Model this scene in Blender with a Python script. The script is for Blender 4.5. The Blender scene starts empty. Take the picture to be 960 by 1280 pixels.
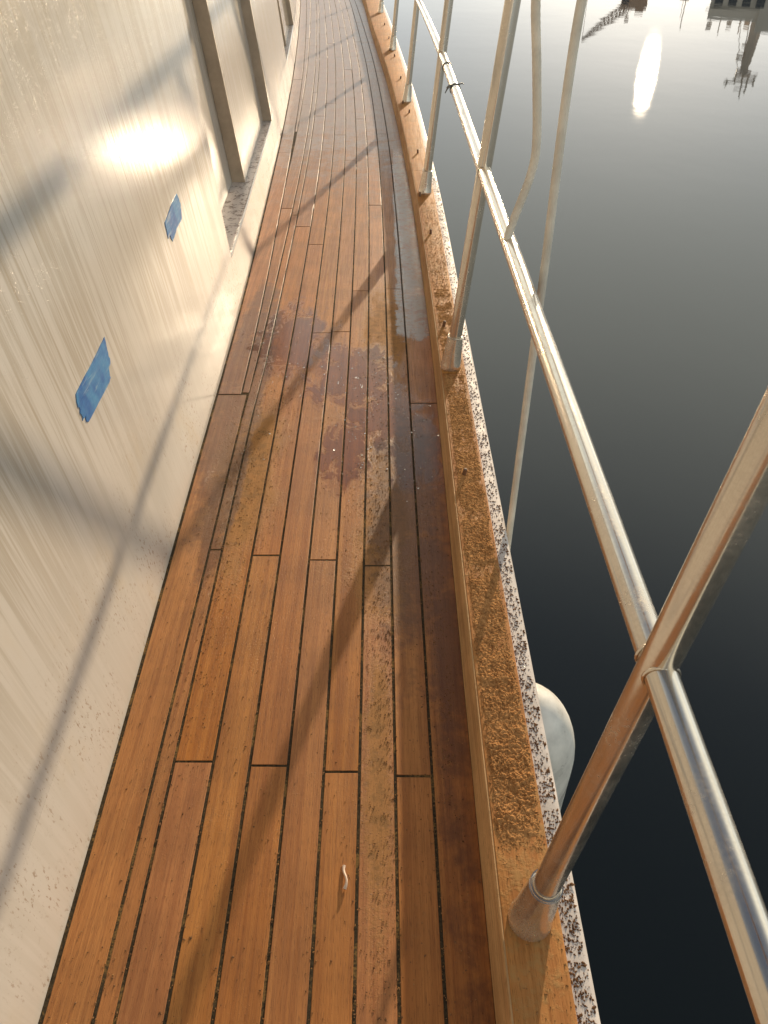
import bpy, bmesh, math, random
import numpy as np
from mathutils import Vector, Matrix, noise
random.seed(7)
rng = np.random.default_rng(7)
scn = bpy.context.scene
COL = scn.collection
R = math.radians

# ------------------------------------------------------------------ camera
CAM_H = 1.2
cam_d = bpy.data.cameras.new('camera')
cam = bpy.data.objects.new('camera', cam_d)
COL.objects.link(cam)
cam_d.sensor_fit = 'VERTICAL'
cam_d.sensor_height = 36.0
cam_d.lens = 961.0 / 1280.0 * 36.0
cam_d.clip_start = 0.02
cam_d.clip_end = 6000
cam.location = (0, 0, CAM_H)
cam.rotation_euler = (R(90 - 39.67), 0, 0)
scn.camera = cam

# ------------------------------------------------------------------ sky, sun, exposure
SUN_EL, SUN_AZ = 9.7, 16.8            # azimuth measured from +Y towards +X
w = bpy.data.worlds.new('World')
scn.world = w
w.use_nodes = True
wn = w.node_tree
wn.nodes.clear()
sky = wn.nodes.new('ShaderNodeTexSky')
sky.sky_type = 'NISHITA'
sky.sun_disc = False
sky.sun_elevation = R(SUN_EL)
sky.sun_rotation = R(SUN_AZ)
sky.altitude = 0
sky.air_density = 0.45
sky.dust_density = 0.32
sky.ozone_density = 1.0
bg = wn.nodes.new('ShaderNodeBackground')
bg.inputs['Strength'].default_value = 0.125
wo = wn.nodes.new('ShaderNodeOutputWorld')
# a thin even veil of haze over the whole sky
veil = wn.nodes.new('ShaderNodeMix')
veil.data_type = 'RGBA'
veil.inputs[7].default_value = (8.8, 8.95, 8.0, 1)
w_tc = wn.nodes.new('ShaderNodeTexCoord')
w_sep = wn.nodes.new('ShaderNodeSeparateXYZ')
w_cr = wn.nodes.new('ShaderNodeValToRGB')       # thick towards the horizon, thinning overhead
w_cr.color_ramp.interpolation = 'B_SPLINE'
for k, (p_, v_) in enumerate([(0, .50), (.16, .55), (.40, 1.0), (.58, .62), (.74, .06), (1, .0)]):
    e_ = w_cr.color_ramp.elements[k] if k < 2 else w_cr.color_ramp.elements.new(p_)
    e_.position = p_
    e_.color = (v_, v_, v_, 1)
wn.links.new(w_tc.outputs['Generated'], w_sep.inputs[0])
wn.links.new(w_sep.outputs[2], w_cr.inputs[0])
wn.links.new(w_cr.outputs[0], veil.inputs[0])
wn.links.new(sky.outputs[0], veil.inputs[6])
wn.links.new(veil.outputs[2], bg.inputs[0])
wn.links.new(bg.outputs[0], wo.inputs[0])

sun_d = bpy.data.lights.new('sun', 'SUN')
sun_d.energy = 5.0
sun_d.angle = R(0.8)
sun_d.color = (1.0, 0.80, 0.56)
sun = bpy.data.objects.new('sun', sun_d)
COL.objects.link(sun)
sdir = Vector((math.sin(R(SUN_AZ)) * math.cos(R(SUN_EL)), math.cos(R(SUN_AZ)) * math.cos(R(SUN_EL)), math.sin(R(SUN_EL))))
sun.rotation_euler = (-sdir).to_track_quat('-Z', 'Y').to_euler()
sun.location = (3, 8, 4)

scn.view_settings.view_transform = 'Standard'
scn.view_settings.look = 'None'
scn.view_settings.exposure = 0.32
scn.view_settings.gamma = 1.0
scn.render.engine = 'CYCLES'
scn.cycles.use_denoising = True
scn.cycles.caustics_reflective = False
scn.cycles.caustics_refractive = False
scn.cycles.sample_clamp_indirect = 60
scn.cycles.blur_glossy = 0.0
scn.cycles.max_bounces = 8

# ------------------------------------------------------------------ node helper
class NT:
    def __init__(s, name):
        s.m = bpy.data.materials.new(name)
        s.m.use_nodes = True
        s.t = s.m.node_tree
        s.t.nodes.clear()
        s.out = s.t.nodes.new('ShaderNodeOutputMaterial')
        s.b = s.t.nodes.new('ShaderNodeBsdfPrincipled')
        s.t.links.new(s.b.outputs[0], s.out.inputs[0])
    def n(s, typ, **kw):
        nd = s.t.nodes.new(typ)
        for k, v in kw.items():
            setattr(nd, k, v)
        return nd
    def link(s, a, b):
        s.t.links.new(a, b)
    def put(s, sock, v):
        if isinstance(v, bpy.types.NodeSocket):
            s.link(v, sock)
        else:
            if sock.type == 'RGBA' and len(v) == 3:
                v = (*v, 1)
            sock.default_value = v
    def set(s, **kw):
        for k, v in kw.items():
            s.put(s.b.inputs[k.replace('_', ' ')], v)
    def math(s, op, a, b=0.0, c=0.0, clamp=False):
        nd = s.n('ShaderNodeMath', operation=op, use_clamp=clamp)
        for i, v in enumerate((a, b, c)):
            s.put(nd.inputs[i], v)
        return nd.outputs[0]
    def vmath(s, op, a, b=(0, 0, 0)):
        nd = s.n('ShaderNodeVectorMath', operation=op)
        s.put(nd.inputs[0], a)
        s.put(nd.inputs[1], b)
        return nd.outputs['Value'] if op in ('LENGTH', 'DOT_PRODUCT', 'DISTANCE') else nd.outputs[0]
    def mix(s, f, a, b, blend='MIX'):
        nd = s.n('ShaderNodeMix', data_type='RGBA', blend_type=blend)
        s.put(nd.inputs[0], f)
        s.put(nd.inputs[6], a)
        s.put(nd.inputs[7], b)
        return nd.outputs[2]
    def fmix(s, f, a, b):
        nd = s.n('ShaderNodeMix', data_type='FLOAT')
        s.put(nd.inputs[0], f)
        s.put(nd.inputs[2], a)
        s.put(nd.inputs[3], b)
        return nd.outputs[0]
    def ramp(s, v, lo, hi, a=0.0, b=1.0, smooth=True):
        nd = s.n('ShaderNodeMapRange', interpolation_type='SMOOTHSTEP' if smooth else 'LINEAR')
        s.put(nd.inputs[0], v)
        for i, x in enumerate((lo, hi, a, b)):
            s.put(nd.inputs[i + 1], x)
        return nd.outputs[0]
    def pos(s):
        return s.n('ShaderNodeNewGeometry').outputs['Position']
    def obj(s):
        return s.n('ShaderNodeTexCoord').outputs['Object']
    def rand(s):
        return s.n('ShaderNodeObjectInfo').outputs['Random']
    def noise(s, vec, scale=1.0, detail=3.0, rough=0.55, dist=0.0, dims='3D'):
        nd = s.n('ShaderNodeTexNoise', noise_dimensions=dims)
        s.put(nd.inputs['Vector'], vec)
        nd.inputs['Scale'].default_value = scale
        nd.inputs['Detail'].default_value = detail
        nd.inputs['Roughness'].default_value = rough
        nd.inputs['Distortion'].default_value = dist
        return nd.outputs[0]
    def voro(s, vec, scale, feature='F1', rnd=1.0):
        nd = s.n('ShaderNodeTexVoronoi', feature=feature)
        s.put(nd.inputs['Vector'], vec)
        nd.inputs['Scale'].default_value = scale
        nd.inputs['Randomness'].default_value = rnd
        return nd.outputs['Distance']
    def bump(s, h, strength=0.5, dist=0.001, normal=None):
        nd = s.n('ShaderNodeBump')
        s.put(nd.inputs['Height'], h)
        s.put(nd.inputs['Strength'], strength)
        nd.inputs['Distance'].default_value = dist
        if normal is not None:
            s.link(normal, nd.inputs['Normal'])
        return nd.outputs[0]
    def blob(s, p, c, r, lo=1.15, hi=0.6):
        """soft ellipse in world x, y"""
        q = s.vmath('SUBTRACT', p, (c[0], c[1], 0))
        q = s.vmath('MULTIPLY', q, (1 / r[0], 1 / r[1], 0))
        return s.ramp(s.vmath('LENGTH', q), lo, hi)
    def mx(s, *a):
        o = a[0]
        for x in a[1:]:
            o = s.math('MAXIMUM', o, x)
        return o

# ------------------------------------------------------------------ deck plan curves (x to starboard, y forward)
def curve(pts):
    ys = np.array([p[0] for p in pts], float)
    xs = np.array([p[1] for p in pts], float)
    d = np.diff(xs) / np.diff(ys)
    m = np.concatenate([[d[0]], (d[1:] + d[:-1]) / 2, [d[-1]]])
    def f(y):
        y = float(y)
        i = int(np.clip(np.searchsorted(ys, y) - 1, 0, len(ys) - 2))
        h = ys[i + 1] - ys[i]
        t = (y - ys[i]) / h
        if t < 0:
            return xs[0] + m[0] * (y - ys[0])
        if t > 1:
            return xs[-1] + m[-1] * (y - ys[-1])
        return ((2*t**3-3*t*t+1)*xs[i] + (t**3-2*t*t+t)*h*m[i] + (-2*t**3+3*t*t)*xs[i+1] + (t**3-t*t)*h*m[i+1])
    return f
XW = curve([(-6, -.40), (-1.5, -.452), (.36, -.470), (1.5, -.494), (2.5, -.515), (3.9, -.567), (4.95, -.612), (7, -.722), (8.9, -.85), (11.4, -1.04), (14, -1.27)])
XT = curve([(-6, .14), (-1.5, .15), (.36, .152), (1.3, .155), (2.2, .156), (2.8, .150), (3.56, .138), (4.46, .112), (6.3, .030), (8.64, -.115), (11.4, -.275), (14, -.50)])
XS = curve([(-6, .20), (-1.5, .205), (.46, .203), (2.02, .196), (3.63, .186), (5.46, .146), (7.34, .070), (9.58, -.035), (11.6, -.15), (14, -.33)])   # stanchion line
SH = curve([(-6, .004), (-1.5, .004), (.36, 0), (1.5, -.006), (2.5, -.013), (3.9, -.035), (5, -.065), (7, -.155), (9, -.28), (11.4, -.45), (14, -.66)])
LEAN = 0.123
Y0, Y1 = -5.0, 13.0
def wall_x(y, z):
    return XW(y) - LEAN * z

# ------------------------------------------------------------------ object helpers
def link(name, me, mat, parent=None):
    o = bpy.data.objects.new(name, me)
    COL.objects.link(o)
    if mat is not None:
        me.materials.clear()
        me.materials.append(mat)
    if parent is not None:
        o.parent = parent
        o.matrix_parent_inverse = world_of(parent).inverted()
    return o
def world_of(o):
    m = Matrix.Translation(o.location) @ o.rotation_euler.to_matrix().to_4x4()
    return (world_of(o.parent) @ o.matrix_parent_inverse @ m) if o.parent else m
def smooth(me, ang=None):
    for p in me.polygons:
        p.use_smooth = True
    if ang:
        bm = bmesh.new()
        bm.from_mesh(me)
        for e in bm.edges:
            if len(e.link_faces) == 2 and e.calc_face_angle(0) > R(ang):
                e.smooth = False
        bm.to_mesh(me)
        bm.free()
def mesh(name, v, f, sm=None):
    me = bpy.data.meshes.new(name)
    me.from_pydata([tuple(map(float, p)) for p in v], [], f)
    me.update()
    if sm:
        smooth(me, sm)
    return me
def thing(name, label, cat, loc=(0, 0, 0), group=None):
    o = bpy.data.objects.new(name, None)
    o.empty_display_size = 0.1
    o.location = loc
    COL.objects.link(o)
    return tag(o, label, cat, group)
def tag(o, label, cat, group=None):
    o['label'] = label
    o['category'] = cat
    if group:
        o['group'] = group
    return o
class Geo:
    """collects faces for one mesh object"""
    def __init__(s):
        s.v, s.f = [], []
    def add(s, v, f):
        k = len(s.v)
        s.v += [tuple(p) for p in v]
        s.f += [tuple(i + k for i in q) for q in f]
        return s
    def box(s, lo, hi):
        (a, b, c), (d, e, g) = lo, hi
        v = [(a,b,c),(d,b,c),(d,e,c),(a,e,c),(a,b,g),(d,b,g),(d,e,g),(a,e,g)]
        return s.add(v, [(0,3,2,1),(4,5,6,7),(0,1,5,4),(1,2,6,5),(2,3,7,6),(3,0,4,7)])
    def tube(s, pts, rad, n=20, cap=True, sq=None):
        """swept round section; rad a number or a list; sq = (rx, rz) factors"""
        pts = [Vector(p) for p in pts]
        rads = rad if isinstance(rad, (list, tuple)) else [rad] * len(pts)
        rings = []
        up = None
        for i, p in enumerate(pts):
            t = (pts[min(i + 1, len(pts) - 1)] - pts[max(i - 1, 0)]).normalized()
            if up is None:
                up = Vector((0, 0, 1)) if abs(t.z) < .9 else Vector((1, 0, 0))
            a = t.cross(up).normalized()
            b = a.cross(t).normalized()
            up = b
            k = sq or (1, 1)
            rings.append([p + (a * math.cos(2*math.pi*j/n) * k[0] + b * math.sin(2*math.pi*j/n) * k[1]) * rads[i] for j in range(n)])
        v = [q for r_ in rings for q in r_]
        f = []
        for i in range(len(rings) - 1):
            for j in range(n):
                j2 = (j + 1) % n
                f.append((i*n + j, i*n + j2, (i+1)*n + j2, (i+1)*n + j))
        if cap:
            f.append(tuple(reversed(range(n))))
            f.append(tuple(range((len(rings)-1)*n, len(rings)*n)))
        return s.add(v, f)
    def bar(s, a, b, w_=.05, n=4):
        return s.tube([a, b], w_ / 2, n)
    def make(s, name, mat, parent=None, sm=None):
        me = mesh(name, s.v, s.f, sm)
        bm = bmesh.new()
        bm.from_mesh(me)
        bmesh.ops.recalc_face_normals(bm, faces=bm.faces)
        bm.to_mesh(me)
        bm.free()
        return link(name, me, mat, parent)
def sweep_profile(prof, ys, xf, close=False):
    """prof: list of (dx, z); swept along y with x = xf(y) + dx"""
    v, f = [], []
    n = len(prof)
    for y in ys:
        for dx, z in prof:
            v.append((xf(y) + dx, y, z))
    for i in range(len(ys) - 1):
        for j in range(n - 1 + (1 if close else 0)):
            j2 = (j + 1) % n
            f.append((i*n + j, i*n + j2, (i+1)*n + j2, (i+1)*n + j))
    if close:
        f.append(tuple(range(n)))
        f.append(tuple(reversed(range((len(ys)-1)*n, len(ys)*n))))
    return v, f
def yrange(a, b, step):
    n = max(1, int(math.ceil((b - a) / step)))
    return [a + (b - a) * i / n for i in range(n + 1)]

# ------------------------------------------------------------------ materials
def wet_mask(t, p):
    """where water lies on the deck, by place: clear film, soaked dark wood, silty grey with painted sky sheen"""
    dn = t.noise(p, 9, 5, .66, .5)
    fine = t.noise(p, 46, 3, .6)
    wob = t.math('ADD', t.math('MULTIPLY', t.math('SUBTRACT', dn, .5), 1.0), t.math('MULTIPLY', t.math('SUBTRACT', fine, .5), .5))
    sep = t.n('ShaderNodeSeparateXYZ')
    t.link(p, sep.inputs[0])
    x, y = sep.outputs[0], sep.outputs[1]
    far = t.ramp(t.math('ADD', y, t.math('MULTIPLY', wob, 2.2)), 3.5, 5.2)
    chan = t.math('MULTIPLY', t.ramp(t.math('ADD', x, t.math('MULTIPLY', wob, .05)), .040, .052),
                  t.math('MULTIPLY', t.ramp(t.math('ADD', y, t.math('MULTIPLY', wob, .35)), 2.34, 2.42), t.ramp(y, 5.2, 4.2)))
    n1 = t.noise(t.vmath('MULTIPLY', p, (17, 10, 1)), 1, 6, .68, .9)
    zone = t.mx(t.blob(p, (-.10, 2.12), (.17, .26), 1.5, .1), t.blob(p, (-.31, 2.36), (.17, .34), 1.5, .1),
                t.blob(p, (.0, 1.90), (.15, .24), 1.5, .1), t.blob(p, (.09, 1.72), (.10, .26), 1.5, .1), t.blob(p, (-.10, 1.70), (.10, .20), 1.5, .1))
    sv = t.math('ADD', t.math('MULTIPLY', zone, .42), n1)
    splash = t.ramp(sv, .70, .84)
    edge = t.math('MULTIPLY', t.ramp(t.math('ABSOLUTE', t.math('SUBTRACT', sv, .72)), .030, .008), zone)
    film = t.mx(t.math('MULTIPLY', far, .35), t.math('MULTIPLY', chan, .8), splash, t.math('MULTIPLY', edge, .8))
    dark = t.mx(t.blob(p, (.06, 1.45), (.12, .55), 1.4, .3), t.blob(p, (.13, 1.0), (.05, .45), 1.7, .1), t.math('MULTIPLY', t.blob(p, (.125, .62), (.04, .5), 1.7, .1), .7),
                t.blob(p, (-.43, 2.1), (.09, .9)), t.blob(p, (-.40, 1.55), (.05, .4)))
    dark = t.ramp(t.math('ADD', dark, t.math('MULTIPLY', wob, 1.7)), .30, .95)
    silt_sheen = t.mx(t.math('MULTIPLY', chan, t.ramp(t.math('ADD', dn, t.math('MULTIPLY', t.math('SUBTRACT', fine, .5), .7)), .32, .62, .30, .95)), t.math('MULTIPLY', far, t.ramp(t.math('ADD', wob, .5), (.2), .8, .38, .82)))  # silty grey; also puts the sky sheen of the wet deck into the colour
    return film, dark, silt_sheen

def teak(name, base_a, base_b, deck=True, dusty=1.0):
    t = NT(name)
    p = t.pos()
    rnd = t.rand()
    off = t.n('ShaderNodeCombineXYZ')
    t.link(t.math('MULTIPLY', rnd, 37.0), off.inputs[0])
    t.link(t.math('MULTIPLY', rnd, 91.0), off.inputs[1])
    q = t.vmath('ADD', p, off.outputs[0])
    g1 = t.noise(t.vmath('MULTIPLY', q, (70, 1.6, 30)), 1, 4, .6, .6)
    g2 = t.noise(t.vmath('MULTIPLY', q, (420, 9, 200)), 1, 3, .6)
    pores = t.noise(t.vmath('MULTIPLY', q, (900, 60, 500)), 1, 1, .5)
    blot = t.noise(q, 7, 3, .6)
    col = t.mix(t.ramp(g1, .32, .68), base_a, base_b)
    col = t.mix(t.math('MULTIPLY', t.ramp(g2, .45, .75), .45), col, tuple(c * .55 for c in base_a))
    col = t.mix(t.ramp(pores, .60, .72, 0, .5), col, tuple(c * .35 for c in base_a))
    # every plank a little different in hue and value
    hsv = t.n('ShaderNodeHueSaturation')
    t.link(col, hsv.inputs['Color'])
    t.link(t.fmix(rnd, .499, .504), hsv.inputs['Hue'])
    t.link(t.fmix(t.math('FRACT', t.math('MULTIPLY', rnd, 7.3)), .94, 1.04), hsv.inputs['Saturation'])
    t.link(t.math('MULTIPLY', t.fmix(t.math('FRACT', t.math('MULTIPLY', rnd, 13.7)), .90, 1.07), t.ramp(blot, .3, .7, .86, 1.1)), hsv.inputs['Value'])
    col = hsv.outputs[0]
    hgt = t.math('ADD', t.math('MULTIPLY', g2, .5), t.math('MULTIPLY', pores, -.6))
    rough = t.ramp(g2, .3, .7, .42, .62)
    if deck:
        # ochre sawdust that lies in drifts, fine dark grit
        d1 = t.noise(p, 160, 3, .7)
        d2 = t.noise(p, 5.5, 4, .65)
        d3 = t.noise(t.vmath('MULTIPLY', p, (26, 5, 1)), 1, 3, .6)
        zone = t.mx(t.blob(p, (-.36, 1.62), (.10, .45), 1.3, .3), t.blob(p, (.0, 1.45), (.08, .5), 1.3, .3), t.blob(p, (-.01, .75), (.035, .4), 1.3, .2),
                    t.blob(p, (.0, 2.4), (.1, .5), 1.3, .3))
        dm = t.math('ADD', t.math('ADD', t.math('MULTIPLY', d2, .45), t.math('MULTIPLY', d3, .30)), t.math('MULTIPLY', zone, .30))
        dust = t.ramp(t.math('ADD', dm, t.math('MULTIPLY', d1, .42)), .62, .86)
        col = t.mix(t.math('MULTIPLY', dust, .62 * dusty), col, (.40, .205, .062))
        grit = t.math('MULTIPLY', t.ramp(t.noise(p, 330, 2, .6), .63, .72), t.ramp(dm, .3, .62, .12, 1))
        col = t.mix(t.math('MULTIPLY', grit, .75), col, (.07, .035, .012))
        mould = t.ramp(t.math('ADD', t.math('MULTIPLY', zone, .35), t.noise(p, 38, 4, .7)), .78, .95)
        col = t.mix(t.math('MULTIPLY', mould, .35), col, (.10, .065, .018))
        hgt = t.math('ADD', hgt, t.math('ADD', t.math('MULTIPLY', dust, .6), t.math('MULTIPLY', grit, 1.0)))
        rough = t.math('MAXIMUM', rough, t.math('MULTIPLY', dust, .85))
        film, dark, silt_sheen = wet_mask(t, p)
        tn = t.n('ShaderNodeSeparateXYZ')
        t.link(t.n('ShaderNodeNewGeometry').outputs['True Normal'], tn.inputs[0])
        film = t.math('MULTIPLY', film, t.ramp(tn.outputs[2], .85, .97))
        col = t.mix(t.math('MULTIPLY', dark, .60), col, (.075, .026, .011))
        col = t.mix(t.math('MULTIPLY', film, .7), col, t.mix(1.0, col, (.44, .25, .20), 'MULTIPLY'))
        col = t.mix(t.math('MULTIPLY', silt_sheen, .8), col, (.33, .28, .24))
        rough = t.fmix(t.ramp(film, 0, .8), rough, .2)
        rough = t.fmix(t.math('MULTIPLY', dark, .5), rough, .3)
        st = t.fmix(film, .55, .06)
        ripple = t.math('MULTIPLY', film, t.noise(p, 70, 2, .5))
        nb = t.bump(hgt, st, .0008)
        nb = t.bump(t.math('ADD', film, t.math('MULTIPLY', ripple, .25)), .4, .0006, nb)
        t.set(Coat_Weight=t.math('MULTIPLY', film, .25), Coat_Roughness=.1)
    else:
        d1 = t.noise(p, 60, 4, .7)
        dust = t.ramp(t.math('ADD', d1, t.math('MULTIPLY', t.noise(p, 6, 2, .5), .5)), .72, .98)
        col = t.mix(t.math('MULTIPLY', dust, .55 * dusty), col, (.40, .245, .09))
        hgt = t.math('ADD', hgt, dust)
        rough = t.math('ADD', rough, .22)
        nb = t.bump(hgt, .45, .0008)
    t.set(Base_Color=col, Roughness=rough, Normal=nb, Specular_IOR_Level=.45 if deck else .2)
    return t.m
M_TEAK = teak('oiled_teak', (.36, .124, .026), (.51, .200, .048))
M_CAP = teak('toe_rail_teak', (.42, .165, .045), (.56, .25, .072), deck=False)
M_SIDE = teak('toe_rail_inner_teak', (.46, .24, .095), (.60, .36, .16), deck=False, dusty=.3)

def simple(name, col, rough=.5, metal=0.0, bump=None, var=.12, **kw):
    t = NT(name)
    p = t.obj()
    a = t.noise(p, 14, 4, .6)
    c = t.mix(t.ramp(a, .3, .7), tuple(x * (1 - var) for x in col), tuple(min(1, x * (1 + var)) for x in col))
    t.set(Base_Color=c, Roughness=t.ramp(a, .3, .7, max(0.02, rough * .85), min(1, rough * 1.15)), Metallic=metal, **kw)
    if bump:
        t.set(Normal=t.bump(t.noise(p, bump[0], 3, .6), bump[1], bump[2]))
    return t.m

def caulk():
    t = NT('black_caulk')
    p = t.pos()
    a = t.noise(p, 220, 3, .6)
    film, dark, silt_sheen = wet_mask(t, p)
    dust = t.ramp(t.math('ADD', t.noise(p, 16, 3, .6), t.math('MULTIPLY', t.noise(p, 260, 2, .6), .6)), .80, 1.02)
    c = t.mix(t.ramp(a, .3, .7), (.035, .028, .019), (.075, .056, .034))
    c = t.mix(t.math('MULTIPLY', dust, .8), c, (.25, .15, .055))
    c = t.mix(t.math('MULTIPLY', silt_sheen, .5), c, (.15, .12, .10))
    t.set(Base_Color=c, Roughness=.92, Specular_IOR_Level=.03, Normal=t.bump(a, .12, .001))
    return t.m
M_CAULK = caulk()

def white_wall():
    t = NT('dusty_white_gelcoat')
    p = t.pos()
    sep = t.n('ShaderNodeSeparateXYZ')
    t.link(p, sep.inputs[0])
    y, z = sep.outputs[1], sep.outputs[2]
    comb = t.n('ShaderNodeCombineXYZ')
    t.link(y, comb.inputs[0])
    t.link(z, comb.inputs[1])
    q = comb.outputs[0]
    # runs of rain water through the dust: long down the wall, narrow along it
    s1 = t.noise(t.vmath('MULTIPLY', q, (42, 1.7, 1)), 1, 4, .62, .15)
    s2 = t.noise(t.vmath('MULTIPLY', q, (130, 3.2, 1)), 1, 3, .6)
    s3 = t.noise(t.vmath('MULTIPLY', q, (9, .9, 1)), 1, 3, .6)
    hi = t.ramp(z, .12, .55)                                   # the runs fade out towards the deck
    st = t.math('ADD', t.math('MULTIPLY', s1, .6), t.math('ADD', t.math('MULTIPLY', s2, .4), t.math('MULTIPLY', t.math('SUBTRACT', s3, .5), .35)))
    streak = t.math('MULTIPLY', t.ramp(st, .43, .57), t.fmix(hi, .22, 1.0))
    clean = t.mix(t.noise(p, 3, 3, .6), (.58, .535, .475), (.52, .475, .415))
    col = t.mix(t.math('MULTIPLY', streak, .66), clean, (.37, .318, .245))
    thin = t.math('MULTIPLY', t.ramp(s2, .56, .68), hi)
    col = t.mix(t.math('MULTIPLY', thin, t.ramp(z, .45, .75, .15, .6)), col, (.34, .275, .19))
    # brown specks and mould near the deck
    lo = t.ramp(z, .42, .05)
    patch = t.ramp(t.noise(t.vmath('MULTIPLY', q, (7, 4, 1)), 1, 3, .6), .42, .60)
    sp = t.math('MULTIPLY', t.math('MULTIPLY', t.ramp(t.noise(t.vmath('MULTIPLY', q, (150, 60, 1)), 1, 3, .7), .56, .66), patch), lo)
    col = t.mix(t.math('MULTIPLY', sp, .75), col, (.22, .12, .055))
    stain = t.math('MULTIPLY', t.ramp(t.noise(t.vmath('MULTIPLY', q, (5, 3, 1)), 1, 4, .65), .52, .72), t.ramp(z, .6, .1))
    col = t.mix(t.math('MULTIPLY', stain, .35), col, (.52, .40, .24))
    # beads of dew on the upper wall
    bead = t.ramp(t.voro(p, 240, rnd=1.0), .32, .10)
    bmask = t.math('MULTIPLY', t.math('MULTIPLY', bead, t.ramp(t.noise(p, 30, 2, .5), .45, .6)), t.ramp(z, .45, .72))
    rough = t.math('ADD', t.ramp(st, .42, .62, .135, .21), t.math('MULTIPLY', t.noise(p, 60, 2, .5), .04))
    h = t.math('ADD', t.math('MULTIPLY', s2, .6), t.math('MULTIPLY', s1, .5))
    nb = t.bump(h, .10, .0012)
    nb = t.bump(bmask, .7, .0008, nb)
    t.set(Base_Color=col, Roughness=rough, Normal=nb, Specular_IOR_Level=.5)
    return t.m
M_WALL = white_wall()

def sill_mat():
    t = NT('grimy_white_sill')
    p = t.pos()
    a = t.noise(p, 24, 4, .7)
    b = t.noise(p, 90, 3, .6)
    f = t.ramp(t.math('ADD', t.math('MULTIPLY', a, .6), t.math('MULTIPLY', b, .4)), .50, .58)
    c = t.mix(t.math('MULTIPLY', f, .85), (.55, .48, .43), (.13, .075, .045))
    t.set(Base_Color=c, Roughness=.45, Normal=t.bump(f, .5, .0015))
    return t.m
M_SILL = sill_mat()
M_FRAME = simple('grimy_tan_frame', (.40, .31, .22), .42, .0, (60, .2, .0006))
M_GLASS = simple('salt_filmed_window_glass', (.46, .41, .33), .12, 0, None, .1, Coat_Weight=.6, Coat_Roughness=.03)

def steel():
    t = NT('polished_stainless')
    p = t.obj()
    a = t.noise(p, 26, 4, .65)
    b = t.noise(p, 260, 2, .6)
    d = t.math('MULTIPLY', t.ramp(t.math('ADD', t.noise(p, 8, 5, .7), t.math('MULTIPLY', b, .3)), .50, .95), .8)
    c = t.mix(t.math('MULTIPLY', d, .35), (.76, .68, .57), (.50, .39, .27))
    t.set(Base_Color=c, Metallic=t.fmix(d, .92, .6), Roughness=t.math('ADD', t.ramp(d, 0, 1, .13, .36), t.math('MULTIPLY', b, .05)),
          Normal=t.bump(t.math('ADD', t.math('MULTIPLY', a, 1.0), t.math('MULTIPLY', d, .3)), .05, .002))
    return t.m
M_STEEL = steel()
M_GEL = simple('white_gunwale_gelcoat', (.60, .53, .475), .65, 0, (120, .2, .0008), .18)
M_HULL = simple('white_hull_paint', (.66, .64, .60), .25, 0, None, .06)
def tape_mat():
    t = NT('blue_masking_tape')
    p = t.pos()
    q = t.vmath('MULTIPLY', p, (40, 10, 95))
    wr = t.noise(q, 1, 3, .6, .8)
    blot = t.noise(p, 22, 3, .6)
    c = t.mix(t.ramp(blot, .35, .65), (.012, .105, .32), (.05, .22, .42))
    c = t.mix(t.math('MULTIPLY', t.ramp(wr, .56, .70), .6), c, (.34, .44, .47))  # pale highlights along the creases, put into the tape colour
    t.set(Base_Color=c, Roughness=t.ramp(wr, .3, .7, .5, .3), Normal=t.bump(wr, .5, .0008))
    return t.m
M_TAPE = tape_mat()
M_ROPE = simple('weathered_grey_rope', (.74, .68, .57), .85, 0, (240, .6, .001), .15)
M_FENDER = simple('white_vinyl_fender', (.70, .67, .60), .30, 0, (18, .15, .002), .2)
M_BUNG = simple('dark_wood_bung', (.17, .085, .04), .7, 0, (200, .5, .001), .3)
M_BIT = simple('pale_plastic_scrap', (.72, .55, .42), .4, 0, None, .1)
M_TIE = simple('grey_plastic_tie', (.16, .15, .13), .5, 0, None, .15)

def crumb(name, a, b):
    t = NT(name)
    p = t.pos()
    n1 = t.noise(p, 160, 3, .6)
    n2 = t.noise(p, 12, 3, .6)
    c = t.mix(t.ramp(t.math('ADD', t.math('MULTIPLY', n1, .6), t.math('MULTIPLY', n2, .4)), .35, .65), a, b)
    t.set(Base_Color=c, Roughness=.9, Specular_IOR_Level=.02, Normal=t.bump(t.noise(p, 900, 2, .6), .5, .0006))
    return t.m
M_CRUST = crumb('ochre_sawdust_crust', (.33, .155, .056), (.54, .28, .11))
M_CRUMB_DARK = crumb('brown_crumbs', (.12, .058, .028), (.33, .18, .09))
M_CRUMB_OCHRE = crumb('ochre_crumbs', (.20, .095, .035), (.44, .24, .10))

def drop_mat():
    t = NT('water_drop')
    t.set(Base_Color=(1, 1, 1), Roughness=.02, IOR=1.33, Transmission_Weight=1.0)
    return t.m
M_DROP = drop_mat()

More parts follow.
